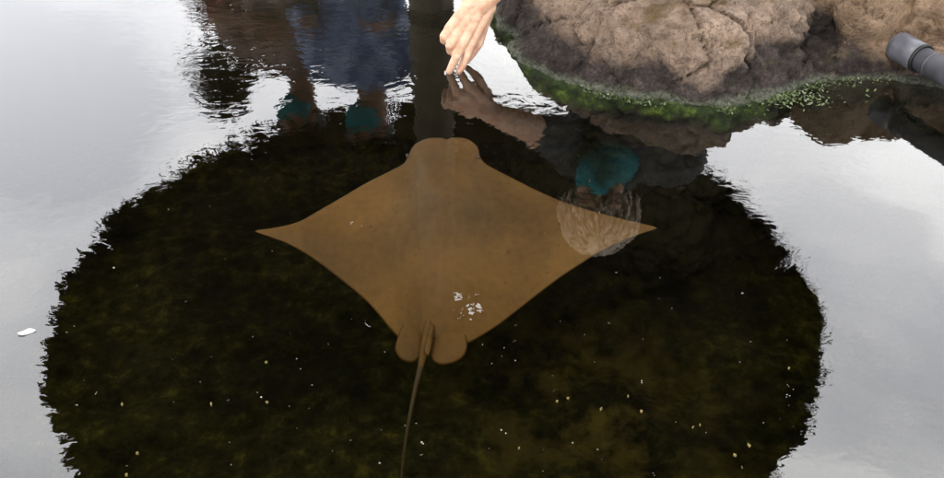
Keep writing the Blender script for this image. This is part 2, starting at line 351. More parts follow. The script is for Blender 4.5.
# ------------------------------------------------------------------ boulders
def lerp_list(xs, ys, x):
    if x <= xs[0]: return ys[0]
    for i in range(len(xs) - 1):
        if x <= xs[i + 1]:
            t = (x - xs[i]) / (xs[i + 1] - xs[i]); return ys[i] + (ys[i + 1] - ys[i]) * t
    return ys[-1]
def boulder(name, foot, centre, prof, mat, label, seed, amp=1.0, height=None, nt_=420, crack=None):
    C = Vector((centre[0], centre[1], 0))
    angs = sorted((math.atan2(p[1] - C.y, p[0] - C.x), math.hypot(p[0] - C.x, p[1] - C.y)) for p in foot)
    A = [a - 2 * math.pi for a, r in angs] + [a for a, r in angs] + [a + 2 * math.pi for a, r in angs]
    Rr = [r for a, r in angs] * 3
    # resample the profile densely
    seg = []
    tot = [0]
    for (r0, z0), (r1, z1) in zip(prof[:-1], prof[1:]): tot.append(tot[-1] + math.hypot((r1 - r0) * .6, z1 - z0))
    NP = 150
    pr = [(lerp_list(tot, [p[0] for p in prof], tot[-1] * i / NP), lerp_list(tot, [p[1] for p in prof], tot[-1] * i / NP)) for i in range(NP + 1)]
    bm = bmesh.new(); rings = []
    off = Vector((seed * 7.3, seed * 3.1, seed * 1.7))
    for j, (rf, z) in enumerate(pr):
        ring = []
        for i in range(nt_):
            th = -math.pi + 2 * math.pi * i / nt_
            r = lerp_list(A, Rr, th)
            hz = height(th) if height else 1
            p = Vector((C.x + math.cos(th) * r * rf, C.y + math.sin(th) * r * rf, z * (hz if z > 0 else 1)))
            out = Vector((math.cos(th), math.sin(th), .5 if z > 0 else .0)).normalized()
            q = p + off
            d = .055 * noise.fractal(q * 4.0, .9, 2.1, 4)
            d += .030 * (abs(noise.noise(q * 9)) - .25)
            d += .013 * noise.fractal(q * 16, .8, 2.2, 5)
            d += .008 * noise.fractal(q * 50, .75, 2.2, 5)
            vd = noise.voronoi(q * 5.5 + Vector((noise.noise(q * 8), noise.noise(q * 8 + off), noise.noise(q * 8 - off))) * .35)[0]
            d += .030 * (vd[0] - .35) * -.6 - .022 * math.exp(-((vd[1] - vd[0]) / .03) ** 2)
            vd = noise.voronoi(q * 17)[0]
            d -= .007 * math.exp(-((vd[1] - vd[0]) / .10) ** 2)
            if crack: d -= crack(p)
            k = min(1.0, .28 + abs(z) / .06) * (min(1, rf * 2.5) if z > 0 else 1)
            p += out * d * k * amp
            ring.append(bm.verts.new(p))
        rings.append(ring)
    for a, b in zip(rings[:-1], rings[1:]):
        for i in range(nt_):
            bm.faces.new((a[i], a[(i + 1) % nt_], b[(i + 1) % nt_], b[i]))
    bm.faces.new(rings[-1]); bm.faces.new(list(reversed(rings[0])))
    bmesh.ops.recalc_face_normals(bm, faces=bm.faces)
    return tag(obj(name, bm, mat), label, 'rock')

wl = [(489, 26), (500, 46), (520, 61), (545, 74), (575, 86), (605, 95), (640, 101), (690, 106), (725, 109), (760, 106), (785, 95), (805, 87), (835, 83)]
foot = [at_z(a, b, 0).xy for a, b in wl] + [Vector(q) for q in ((1.0, 2.1), (1.02, 2.3), (.85, 2.46), (.5, 2.47), (.2, 2.46), (.07, 2.36))]
PROF = [(.80, -.56), (.90, -.2), (1.035, -.08), (1.055, -.035), (1.022, -.012), (1.0, 0), (.995, .012), (.975, .035), (.945, .065), (.90, .095), (.84, .125), (.75, .15), (.6, .178), (.42, .198), (.2, .208), (.03, .21)]
boulder('boulder', foot, (.50, 2.18), PROF, M['rock'], 'large tan boulder with dark wet foot and green algae at waterline', 1,
        height=lambda th: .92 + .12 * math.cos(th + .6),
        crack=lambda p: .055 * math.exp(-((p.x - .77 - .3 * (p.z - .05)) / .045) ** 2) * (1 if p.z < .14 else math.exp(-((p.z - .14) / .03) ** 2)) + .02 * math.exp(-((p.z - .085 - .1 * (p.x - .8)) / .012) ** 2) * (p.x > .66))

# ------------------------------------------------------------------ world, sun, camera
w = bpy.data.worlds.new('World'); S.world = w; w.use_nodes = True
n, l = w.node_tree.nodes, w.node_tree.links; n.clear()
SUN_EL, SUN_AZ = R(48), R(205)      # azimuth clockwise from +Y: behind the viewer, to the left
out = n.new('ShaderNodeOutputWorld'); bg = n.new('ShaderNodeBackground'); bg.inputs['Strength'].default_value = .1
sk = n.new('ShaderNodeTexSky'); sk.sky_type = 'NISHITA'; sk.sun_disc = False; sk.sun_elevation = SUN_EL; sk.sun_rotation = SUN_AZ
tc = n.new('ShaderNodeTexCoord')
mp = n.new('ShaderNodeMapping'); mp.inputs['Scale'].default_value = (1.2, 1.2, 2.4); mp.inputs['Location'].default_value = (.35, .2, .9)
cl = n.new('ShaderNodeTexNoise'); cl.inputs['Scale'].default_value = 2.3; cl.inputs['Detail'].default_value = 6; cl.inputs['Roughness'].default_value = .5; cl.inputs['Distortion'].default_value = .4
l.new(tc.outputs['Generated'], mp.inputs['Vector']); l.new(mp.outputs[0], cl.inputs['Vector'])
cr = ramp_node(n, [(.35, (.72, .725, .765)), (.45, (.89, .895, .925)), (.53, (1.0, 1.0, 1.01)), (.62, (1.22, 1.22, 1.21))]); l.new(cl.outputs[0], cr.inputs[0])
sc_ = n.new('ShaderNodeVectorMath'); sc_.operation = 'SCALE'; sc_.inputs['Scale'].default_value = 15.2
sep = n.new('ShaderNodeSeparateXYZ'); l.new(tc.outputs['Generated'], sep.inputs[0])
dirg = n.new('ShaderNodeMapRange'); dirg.interpolation_type = 'SMOOTHSTEP'
dirg.inputs[1].default_value = -.15; dirg.inputs[2].default_value = .55; dirg.inputs[3].default_value = .34; dirg.inputs[4].default_value = 1.0
l.new(sep.outputs[1], dirg.inputs[0])
cm = n.new('ShaderNodeVectorMath'); cm.operation = 'SCALE'
l.new(cr.outputs[0], cm.inputs[0]); l.new(dirg.outputs[0], cm.inputs['Scale'])
l.new(cm.outputs[0], sc_.inputs[0])
mx = n.new('ShaderNodeMix'); mx.data_type = 'RGBA'; mx.inputs[0].default_value = .93
l.new(sk.outputs[0], mx.inputs[6]); l.new(sc_.outputs[0], mx.inputs[7])
l.new(mx.outputs[2], bg.inputs['Color']); l.new(bg.outputs[0], out.inputs[0])
sl = bpy.data.lights.new('sun', 'SUN'); sl.energy = .5; sl.angle = R(14); sl.color = (1, .95, .88)
so = link(bpy.data.objects.new('sun', sl))
sd = Vector((math.sin(SUN_AZ) * math.cos(SUN_EL), math.cos(SUN_AZ) * math.cos(SUN_EL), math.sin(SUN_EL)))
so.rotation_euler = sd.to_track_quat('Z', 'Y').to_euler(); so.location = sd * 20
cd = bpy.data.cameras.new('camera'); cam = link(bpy.data.objects.new('camera', cd))
cd.lens = 35; cd.sensor_width = 36; cd.clip_start = .02; cd.clip_end = 2000
cam.location = (0, 0, CH); cam.rotation_euler = (math.pi / 2 - PITCH, 0, 0)
S.camera = cam
S.view_settings.view_transform = 'Standard'; S.view_settings.look = 'None'; S.view_settings.exposure = 2.0; S.view_settings.gamma = 1
S.view_settings.use_curve_mapping = False
S.cycles.use_denoising = True
S.cycles.max_bounces = 10; S.cycles.transparent_max_bounces = 16
#@@REST
# ------------------------------------------------------------------ right-hand boulder
wl2 = [(806, 72), (822, 80), (850, 81), (880, 80), (910, 84), (945, 90), (985, 97)]
foot2 = [at_z(a, b, 0).xy for a, b in wl2] + [Vector(q) for q in ((1.45, 1.9), (1.52, 2.15), (1.35, 2.44), (1.05, 2.46), (.86, 2.3))]
PROF2 = [(1.08, -.56), (1.08, -.2), (1.05, -.06), (1.0, 0), (1.01, .02), (1.0, .05), (.95, .075), (.90, .082), (.87, .10), (.85, .15), (.78, .19), (.6, .225), (.42, .25), (.2, .26), (.03, .262)]
def crack2(p):
    a = abs(p.x - (.93 + .10 * (p.z - .1) + .015 * noise.noise(p * 12)))
    b = abs(p.z - (.085 + .02 * noise.noise(p * 9)))
    return .10 * math.exp(-((p.x - 1.085) / .028) ** 2) * (p.z > .03) + .05 * math.exp(-(a / .014) ** 2) + .05 * math.exp(-(b / .013) ** 2)
boulder('boulder', foot2, (1.15, 2.17), PROF2, M['rock_brown'], 'brown cracked boulder behind the grey plastic pipe', 4, amp=.8, crack=crack2)

# algae tufts growing along the waterline of the boulders
bm = bmesh.new()
def tuft(p, s):
    a = random.uniform(0, 6.28); d = Vector((math.cos(a), math.sin(a), random.uniform(.1, .8))).normalized()
    side = d.cross(Vector((0, 0, 1))).normalized() * s * random.uniform(.25, .5)
    q = p + d * s
    v = [bm.verts.new(p - side * .6), bm.verts.new(p + side * .6), bm.verts.new(q + side), bm.verts.new(q - side), bm.verts.new(p + d * s * 1.5)]
    bm.faces.new((v[0], v[1], v[2], v[3])); bm.faces.new((v[3], v[2], v[4]))
chainpts = [at_z(a, b, 0) for a, b in wl[1:]]
for k in range(1100):
    i = random.randrange(len(chainpts) - 1); t = random.random()
    p = chainpts[i].lerp(chainpts[i + 1], t)
    if noise.noise(p * 14) < .22: continue
    p += Vector((random.gauss(0, .006), random.gauss(-.004, .008), random.uniform(-.004, .006)))
    tuft(p, random.uniform(.002, .005))
for k in range(230):
    p = at_z(random.gauss(792, 26), random.gauss(97, 6), .003); tuft(p, random.uniform(.003, .007))
for k in range(160):
    p = at_z(random.gauss(850, 22), random.gauss(78, 5), .01); tuft(p, random.uniform(.003, .006))
tag(obj('algae', bm, M['algae_tuft'], smooth=False), 'pale green algae tufts fringing the boulders at the waterline', 'algae', kind='stuff')

# ------------------------------------------------------------------ plastic pipes
def tube_pts(bm, pts, r, seg=28):
    """open-ended pipe with wall thickness along a polyline"""
    rings = []
    for i, p in enumerate(pts):
        d = (pts[min(i + 1, len(pts) - 1)] - pts[max(i - 1, 0)]).normalized()
        q = d.to_track_quat('Z', 'Y').to_matrix()
        rings.append([[bm.verts.new(p + q @ Vector((math.cos(2 * math.pi * k / seg) * rr, math.sin(2 * math.pi * k / seg) * rr, 0))) for k in range(seg)] for rr in (r, r * .86)])
    for s in (0, 1):
        for a, b in zip(rings[:-1], rings[1:]):
            for k in range(seg): bm.faces.new((a[s][k], a[s][(k + 1) % seg], b[s][(k + 1) % seg], b[s][k]))
    for e in (rings[0], rings[-1]):
        for k in range(seg): bm.faces.new((e[0][k], e[0][(k + 1) % seg], e[1][(k + 1) % seg], e[1][k]))
    bmesh.ops.recalc_face_normals(bm, faces=bm.faces)
PA = at_y(899, 46, 1.84); PB = at_y(952, 76, 1.70)
pd = (PB - PA).normalized()
pr_ = .0265
pipe = empty('pipe', PA); tag(pipe, 'grey plastic pipe with coupling sleeve resting on the brown boulder', 'pipe')
def pipe_part(name, pts, r, mat):
    bm = bmesh.new(); tube_pts(bm, [p - PA for p in pts], r); return obj(name, bm, mat, pipe)
pipe_part('tube', [PA + pd * .05, PA + pd * .35, PA + pd * 1.1], pr_, M['pvc'])
sl_ = pipe_part('coupling', [PA, PA + pd * .004, PA + pd * .030, PA + pd * .062], pr_ * 1.17, M['pvc'])
pipe_part('seal_ring', [PA + pd * .0625, PA + pd * .068], pr_ * 1.20, M['rubber'])
bm = bmesh.new(); sph(bm, -pd * .0015, pr_ * 1.16, rot=pd.to_track_quat('Z', 'Y').to_matrix() @ Matrix.Diagonal((1, 1, .45)))
obj('end_cap', bm, M['pvc'], pipe)
pipe_part('clamp_band', [PA + pd * .092, PA + pd * .098], pr_ * 1.035, M['pvc_dark'])
bm = bmesh.new()
q0, q1 = at_y(922, 41, 1.93), at_y(960, 55, 1.90)
tube_pts(bm, [q0, (q0 + q1) / 2, q1, q1 + (q1 - q0) * 6], .014)
tag(obj('hose', bm, M['pvc_dark']), 'thin dark hose lying just behind the grey pipe', 'hose')

# ------------------------------------------------------------------ thatched umbrella
UC = Vector((-.135, 2.95, 0)); UR, UZ, UA = 1.555, 1.50, 1.98
um = empty('thatched_umbrella', (UC.x, UC.y, FLOOR_Z)); tag(um, 'round thatched umbrella on a thick wooden post, mirrored as dark disc', 'umbrella')
def upart(name, bm, mat, smooth=True):
    for v in bm.verts: v.co -= Vector(um.location)
    return obj(name, bm, mat, um, smooth)
def cone_pt(r, th, lift=0):
    z = UA + (UZ - UA) * (r / UR) ** 1.05
    return Vector((UC.x + r * math.cos(th), UC.y + r * math.sin(th), z + lift))
# places where the rim is worn thin
def rim_angle(px, py):
    d = ray(px, py); p = Vector((d.x, d.y)) * ((CH + UZ) / -d.z); return math.atan2(p.y - UC.y, p.x - UC.x)
thin = [(rim_angle(*q), w_) for q, w_ in (((100, 246), .030), ((88, 262), .015), ((165, 188), .03), ((72, 436), .035), ((68, 452), .012), ((768, 262), .012), ((745, 215), .012), ((56, 335), .012), ((250, 148), .03), ((390, 125), .05))]
def worn(th):
    return max(math.exp(-(((th - a + math.pi) % (2 * math.pi) - math.pi) / w_) ** 2) for a, w_ in thin)
# roof underlayer with a few worn holes
holes = []
for (px, py, s) in ((462, 297, .024), (468, 297, .018), (477, 297, .016), (462, 311, .026), (463, 318, .016), (471, 309, .018), (472, 317, .018), (480, 311, .018), (371, 325, .022), (368, 333, .014)):
    d = ray(px, py); o = Vector((0, 0, -CH)); d = Vector((d.x, d.y, -d.z))
    t = .5
    while t < 8:
        p = o + d * t; r = (p.xy - UC.xy).length
        if r < UR and p.z >= cone_pt(r, 0).z: break
        t += .004
    holes.append((p.copy(), s))
bm = bmesh.new(); NR, NT = 110, 720; rings = []
for j in range(NR + 1):
    r = .03 + (UR * .980 - .03) * j / NR
    ring = []
    for i in range(NT):
        th = 2 * math.pi * i / NT
        sc = r * (1 + (j / NR) ** 6 * (.016 * noise.noise(Vector((math.cos(th) * 13, math.sin(th) * 13, 2))) + .016 * noise.noise(Vector((math.cos(th) * 34, math.sin(th) * 34, 5))) + .012 * noise.noise(Vector((math.cos(th) * 80, math.sin(th) * 80, 9)))))
        p = cone_pt(sc, th)
        p.z += .018 * noise.fractal(Vector((th * 9, r * 3, 0)), .8, 2.1, 3) + .008 * noise.noise(Vector((th * 60, r * 5, 3)))
        ring.append(bm.verts.new(p))
    rings.append(ring)
for j in range(NR):
    for i in range(NT):
        c = rings[j][i].co
        if any((c.xy - h.xy).length < s * (.8 + .5 * noise.noise(c * 60)) for h, s in holes): continue
        if worn(2 * math.pi * i / NT) > .35 + .5 * noise.noise(Vector((i * .35, j * .12, 0))) and j > NR * (.91 - .06 * noise.noise(Vector((i * .2, 7, 0)))): continue
        if j > NR * .9:   # tattered outer part
            th = 2 * math.pi * i / NT
            if noise.noise(Vector((math.cos(th) * 14, math.sin(th) * 14, j * .02))) > .62 - (j / NR - .9) * 3.5: continue
        bm.faces.new((rings[j][i], rings[j][(i + 1) % NT], rings[j + 1][(i + 1) % NT], rings[j + 1][i]))
canopy = upart('canopy', bm, M['thatch'])
sm_ = canopy.modifiers.new('thick', 'SOLIDIFY'); sm_.thickness = .010; sm_.offset = 1
# fringe of palm blades round the rim
bm = bmesh.new()
def blade(th, r0, L, wid, droop, skew):
    base = cone_pt(r0, th, -.012); rad = Vector((math.cos(th + skew), math.sin(th + skew), 0)); tan = Vector((-rad.y, rad.x, 0))
    prev = None
    for k in range(4):
        s = k / 3
        p = base + rad * (L * s) + Vector((0, 0, -(UA - UZ) / UR * L * s - droop * s * s))
        ww = wid * (1 - .85 * s)
        a, b = bm.verts.new(p - tan * ww), bm.verts.new(p + tan * ww + Vector((0, 0, wid * .6)))
        if prev: bm.faces.new((prev[0], prev[1], b, a))
        prev = (a, b)
for k in range(7000):
    th = random.uniform(0, 2 * math.pi)
    dens = noise.noise(Vector((math.cos(th) * 5, math.sin(th) * 5, 1.7)))
    if dens > .3 and random.random() < .35: continue
    if random.random() < worn(th) * .8: continue
    L = random.uniform(.16, .30) + .05 * noise.noise(Vector((math.cos(th) * 9, math.sin(th) * 9, 7)))
    r0 = random.uniform(.80, .92) * UR
    L = min(L, UR * (.99 + .025 * noise.noise(Vector((math.cos(th) * 16, math.sin(th) * 16, 3))) + random.uniform(-.03, .008)) - r0)
    blade(th, r0, max(L, .05), random.uniform(.006, .014), random.uniform(0, .05), random.gauss(0, .10))
upart('fringe', bm, M['thatch'], False)
# rafters
for k in range(12):
    th = 2 * math.pi * (k + .35) / 12
    bm = bmesh.new(); cap(bm, cone_pt(.08, th, -.03), .016, cone_pt(UR * .9, th, -.02), .012, 10)
    upart('rafter', bm, M['thatch'])
for rr in (.55, 1.05):
    bm = bmesh.new(); pts = [cone_pt(rr, 2 * math.pi * i / 48, -.035) for i in range(49)]
    for a, b in zip(pts[:-1], pts[1:]): cap(bm, a, .006, b, .006, 8, False)
    upart('ring_batten', bm, M['thatch'])
# post
bm = bmesh.new(); rings = []
for j in range(60):
    z = FLOOR_Z + (UA + .02 - FLOOR_Z) * j / 59; ring = []
    for i in range(40):
        th = 2 * math.pi * i / 40
        r = .074 + .004 * noise.noise(Vector((math.cos(th) * 2, math.sin(th) * 2, z * 1.3))) + .002 * noise.noise(Vector((math.cos(th) * 9, math.sin(th) * 9, z * 2)))
        ring.append(bm.verts.new((UC.x - .003 + r * math.cos(th), UC.y + r * math.sin(th), z)))
    rings.append(ring)
for a, b in zip(rings[:-1], rings[1:]):
    for i in range(40): bm.faces.new((a[i], a[(i + 1) % 40], b[(i + 1) % 40], b[i]))
bm.faces.new(rings[-1])
upart('post', bm, M['wood'])
bm = bmesh.new()
for k in range(3): cap(bm, (UC.x - .003, UC.y, .30 + k * .02), .079, (UC.x - .003, UC.y, .312 + k * .02), .079, 32, False)
upart('rope_binding', bm, M['stem'])

# ------------------------------------------------------------------ the ray
RO = at_z(446, 235, -.14)            # a point of its back; the body plane is pitched nose-up
T_ = R(25)
ax_f = Vector((0.035, math.cos(T_), math.sin(T_))).normalized()   # towards the head
ax_r = Vector((1, -.035, .02)); ax_r = (ax_r - ax_f * ax_r.dot(ax_f)).normalized()
ax_n = ax_r.cross(ax_f).normalized()
def on_ray(px, py, lift=0):
    d = ray(px, py); o = Vector((0, 0, CH))
    t = (RO - o).dot(ax_n) / d.dot(ax_n); p = o + d * t - RO
    return Vector((p.dot(ax_r), p.dot(ax_f), lift))
OUT = [(447, 138.8), (452, 137.2), (463, 137), (472, 140), (478, 146), (480, 154), (485, 161), (496, 167), (515, 176), (540, 188), (566, 199), (592, 208), (618, 216), (640, 222.5), (657, 228),
       (643, 233), (622, 240), (600, 250), (580, 262), (560, 275), (540, 290), (520, 306), (500, 322), (484, 333), (469, 342), (458, 346), (446, 347), (432, 348), (418, 346), (402, 341),
       (396, 334), (388, 325), (376, 310), (362, 295), (345, 281), (326, 266), (306, 252), (285, 241), (270, 236), (255, 230.5),
       (275, 226), (298, 219), (320, 206), (342, 193), (366, 179), (389, 168), (403, 161), (408, 153), (412, 145), (418, 140), (428, 136.5), (441, 137)]
ctr = on_ray(446, 236)
def catmull(P, sub):
    o = []; nP = len(P)
    for i in range(nP):
        a, b, c, d = P[i - 1], P[i], P[(i + 1) % nP], P[(i + 2) % nP]
        for k in range(sub):
            t = k / sub
            o.append(.5 * ((2 * b) + (c - a) * t + (2 * a - 5 * b + 4 * c - d) * t * t + (3 * b - a - 3 * c + d) * t ** 3))
    return o
edge = catmull([on_ray(*p) for p in OUT], 5)
ray_root = empty('stingray', RO)
ray_root.rotation_mode = 'QUATERNION'
ray_root.rotation_quaternion = Matrix((ax_r, ax_f, ax_n)).transposed().to_quaternion()
tag(ray_root, 'brown ray with pointed wings gliding just under the water', 'ray')
def thick(p, r):
    lat = abs(p.x - ctr.x); lon = p.y - ctr.y
    e = (1 - r ** 3)
    core = math.exp(-(lat / .085) ** 2) * ((.046 * (1 if lon < .05 else .35 + .65 * math.exp(-((lon - .05) / .06) ** 2))) if lon > -.1 else .046 * math.exp(-((lon + .1) / .16) ** 2))
    head = .012 * math.exp(-((lat - .045) / .022) ** 2 - ((lon - .13) / .03) ** 2)
    return e * (.010 + core + head)
def droop(p):
    lat = abs(p.x - ctr.x)
    return -.014 * math.sin(math.pi * min(lat / .4, 1))
bm = bmesh.new(); NRr = 40; top, bot = [], []
c0 = bm.verts.new(ctr + Vector((0, 0, thick(ctr, 0)))); c1 = bm.verts.new(ctr - Vector((0, 0, thick(ctr, 0) * .6)))
for j in range(1, NRr + 1):
    r = (j / NRr) ** .8; rt, rb = [], []
    for e in edge:
        p = ctr.lerp(e, r); h = thick(p, r)
        rt.append(bm.verts.new(p + Vector((0, 0, h + droop(p)))))
        rb.append(bm.verts.new(p + Vector((0, 0, -h * .6 + droop(p)))) if j < NRr else rt[-1])
    top.append(rt); bot.append(rb)
NE = len(edge)
for i in range(NE):
    k = (i + 1) % NE
    bm.faces.new((c0, top[0][i], top[0][k])); bm.faces.new((c1, bot[0][k], bot[0][i]))
    for j in range(NRr - 1):
        bm.faces.new((top[j][i], top[j + 1][i], top[j + 1][k], top[j][k]))
        f = [bot[j][i], bot[j][k], bot[j + 1][k], bot[j + 1][i]]
        bm.faces.new(f)
bmesh.ops.recalc_face_normals(bm, faces=bm.faces)
obj('body', bm, M['ray'], ray_root)
# tail: tapered, rooted in the back and sinking into the deep
bm = bmesh.new()
tail = [on_ray(430, 318, .012), on_ray(428, 335, .014), on_ray(425, 350, .012), on_ray(421, 368, .008), on_ray(416, 385, 0), on_ray(411, 405, -.01), on_ray(406, 425, -.025), on_ray(401, 448, -.045), on_ray(397, 472, -.07), on_ray(394, 500, -.10)]
rad = [.006, .0085, .0080, .0056, .0042, .0035, .003, .0025, .0020, .0014]
prev = None
for i, (p, r) in enumerate(zip(tail, rad)):
    d = (tail[min(i + 1, 9)] - tail[max(i - 1, 0)]).normalized(); q = d.to_track_quat('Z', 'Y').to_matrix()
    ring = [bm.verts.new(p + q @ Vector((math.cos(2 * math.pi * k / 12) * r, math.sin(2 * math.pi * k / 12) * r, 0))) for k in range(12)]
    if prev:
        for k in range(12): bm.faces.new((prev[k], prev[(k + 1) % 12], ring[(k + 1) % 12], ring[k]))
    prev = ring
bm.faces.new(prev)
bmesh.ops.recalc_face_normals(bm, faces=bm.faces)
tl = obj('tail', bm, M['ray'], ray_root); tl.data.materials.append(M['ray_tail_dimmed'])
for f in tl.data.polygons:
    if f.center.y < on_ray(419, 376).y: f.material_index = 1  # far length takes the darkened colour, as if fading into depth
def lobe(pts, lift, th):
    P = catmull([on_ray(*p) for p in pts], 5); c = sum(P, Vector()) / len(P)
    bm = bmesh.new(); NL = 10
    a0 = bm.verts.new(c + Vector((0, 0, lift + th))); b0 = bm.verts.new(c + Vector((0, 0, lift - th * .5)))
    ys = [p.y for p in P]
    P = [p + Vector((0, 0, -.016 * max(0, (p.y - min(ys)) / (max(ys) - min(ys)) - .25))) for p in P]
    tp, bt = [], []
    for j in range(1, NL + 1):
        r = j / NL; x = [bm.verts.new(c.lerp(p, r) + Vector((0, 0, lift + th * (1 - r ** 3)))) for p in P]
        y = [bm.verts.new(c.lerp(p, r) + Vector((0, 0, lift - th * .5 * (1 - r ** 3)))) for p in P] if j < NL else x
        tp.append(x); bt.append(y)
    m_ = len(P)
    for i in range(m_):
        k = (i + 1) % m_
        bm.faces.new((a0, tp[0][i], tp[0][k])); bm.faces.new((b0, bt[0][k], bt[0][i]))
        for j in range(NL - 1):
            bm.faces.new((tp[j][i], tp[j + 1][i], tp[j + 1][k], tp[j][k])); bm.faces.new((bt[j][i], bt[j][k], bt[j + 1][k], bt[j + 1][i]))
    bmesh.ops.recalc_face_normals(bm, faces=bm.faces)
    return bm
obj('pelvic_fin', lobe([(410, 300), (402, 325), (396, 344), (396, 353), (402, 361), (412, 363.5), (420, 358), (425, 345), (427, 325), (422, 305)], .004, .007), M['ray'], ray_root)
obj('pelvic_fin', lobe([(440, 303), (433, 322), (430, 345), (432, 360), (440, 365.5), (452, 364.5), (463, 358), (467.5, 346), (463, 328), (452, 306)], .004, .007), M['ray'], ray_root)
obj('dorsal_fin', lobe([(432, 326), (428, 340), (425, 356), (429, 361), (432, 354), (434, 340), (435, 328)], .026, .006), M['ray'], ray_root)
for px, py in ((478.5, 158), (407.5, 157)):
    bm = bmesh.new(); sph(bm, on_ray(px, py, .006), (.003, .005, .003)); obj('eye', bm, M['eye'], ray_root)

# ------------------------------------------------------------------ people
def head_frame(face, up):
    f = Vector(face).normalized(); u = Vector(up); u = (u - f * u.dot(f)).normalized(); r = f.cross(u).normalized()
    return Matrix((r, f, u)).transposed()
def head_into(bm, c, Q, k=1.0, lids=False):
    P = lambda x, y, z: Vector(c) + Q @ (Vector((x, y, z)) * k)
    s = lambda p, r: sph(bm, P(*p), tuple(a * k for a in r), rot=Q)
    s((0, -.012, .030), (.074, .094, .088)); s((0, .022, -.02), (.064, .066, .07)); s((0, .034, -.066), (.046, .048, .04)); s((0, .062, -.088), (.024, .022, .02))
    for sgn in (-1, 1):
        s((sgn * .034, .062, -.018), (.026, .026, .022))       # cheek
        s((sgn * .030, .082, .030), (.028, .014, .010))        # brow
        s((sgn * .077, -.008, -.002), (.010, .020, .032)); s((sgn * .076, .000, -.026), (.008, .011, .011))   # ear
        s((sgn * .012, .098, -.030), (.009, .010, .008))
    if lids:
        for sgn in (-1, 1): s((sgn * .031, .083, .012), (.017, .012, .012))
    cap(bm, P(0, .086, .018), .010 * k, P(0, .108, -.022), .013 * k)
    s((0, .090, -.052), (.024, .010, .006)); s((0, .088, -.063), (.021, .010, .007))
    return P
def head_parts(person, c, Q, k, hair_mat, fringe_z=.040, gaiter=None, lids=False, hw=1.0):
    long_hair = False; mask = True
    P = lambda x, y, z: Vector(c) + Q @ (Vector((x, y, z)) * k)
    for sgn in (-1, 1):
        bm = bmesh.new()
        if lids: chain(bm, [(P(sgn * .018, .094, .004), .0016), (P(sgn * .031, .097, .001), .0018), (P(sgn * .044, .090, .004), .0016)])
        else: sph(bm, P(sgn * .031, .080, .010), .0125 * k)
        obj('eyelashes' if lids else 'eye', bm, M['eye'], person)
    if mask:
        bm = bmesh.new()
        sph(bm, P(0, .040, -.052), (.068 * k, .074 * k, .056 * k), rot=Q); sph(bm, P(0, .095, -.022), (.030 * k, .028 * k, .032 * k), rot=Q); sph(bm, P(0, .07, -.085), (.034 * k, .034 * k, .028 * k), rot=Q)
        if gaiter: sph(bm, P(0, .03, -.085), (.066, .066, .05), rot=Q); cap(bm, P(0, .0, -.10), .064, gaiter, .066)
        o = blob('face_mask', bm, M['teal'], .006, person, 3)
        for sgn in (-1, 1):
            bm = bmesh.new(); chain(bm, [(P(sgn * .064, .05, -.035), .003), (P(sgn * .080, .01, .01), .003), (P(sgn * .078, -.028, .0), .003)]); obj('ear_loop', bm, M['teal'], o)
    # hair: shell over the skull, cut to the hairline, with combed grooves
    bm = bmesh.new(); sph(bm, (0, 0, 0), (.084 * hw, .104, .098 * (hw * .3 + .7)), sub=5)
    for v in bm.verts: v.co += Vector((0, -.016, .036))
    kill = [f for f in bm.faces if (lambda q: (q.y > .035 and q.z < fringe_z - .3 * (q.y - .035)) or (abs(q.x) > .055 * hw and q.y > -.02 and q.z < .02) or q.z < (-.12 if long_hair else -.045))(f.calc_center_median())]
    bmesh.ops.delete(bm, geom=kill, context='FACES')
    for v in bm.verts:
        g = noise.noise(Vector((v.co.x * 120, v.co.y * 25, v.co.z * 25))) * .004 + noise.noise(v.co * 40) * .005
        v.co += v.co.normalized() * g
        v.co = Vector(c) + Q @ (v.co * k)
    for q_ in range(420 if lids else 120):        # loose locks following the skull
        ph = random.uniform(0, 6.283); zz = random.uniform(-.1, .95); rr = math.sqrt(max(0, 1 - zz * zz))
        a = Vector((math.cos(ph) * rr * .084 * hw, math.sin(ph) * rr * .104 - .016, zz * .100 + .036))
        if a.y > .03 and a.z < fringe_z + .02: continue
        nrm = Vector((a.x / .007, (a.y + .016) / .0108, (a.z - .036) / .01)).normalized()
        d = Vector((nrm.x * .7 + random.gauss(0, .25), random.gauss(.1, .3), -.9)); d = (d - nrm * d.dot(nrm)).normalized(); sd_ = nrm.cross(d)
        L = random.uniform(.025, .055); prev = None
        for k_ in range(4):
            t_ = k_ / 3; pt = a + d * L * t_ + nrm * (.004 + .010 * t_ - .016 * t_ * t_); ww = .0045 * (1 - .8 * t_)
            e_ = [bm.verts.new(Vector(c) + Q @ ((pt + sd_ * ww * sg) * k)) for sg in (-1, 1)]
            if prev: bm.faces.new((prev[0], prev[1], e_[1], e_[0]))
            prev = e_
    o = obj('hair', bm, hair_mat, person); m_ = o.modifiers.new('t', 'SOLIDIFY'); m_.thickness = .006; m_.offset = -1
    return P

# --- the person whose hand touches the water
per = empty('person', (.45, 2.78, FLOOR_Z))
tag(per, 'grey haired person in black jacket and teal mask bending to touch the water', 'person')
def rel(o, root):      # geometry was built in world space
    o.matrix_parent_inverse = Matrix.Translation(-Vector(root.location))
wrist = at_y(480, 5, 1.945)
elbow = Vector((.205, 2.075, .285)); sR = Vector((.285, 2.26, .44)); sL = Vector((.60, 2.28, .49))
hc = Vector((.345, 2.04, .475)); Q = head_frame((-.10, -.62, -.76), (-.04, -.75, .62))
neck = Vector((.43, 2.22, .48))
bm = bmesh.new()
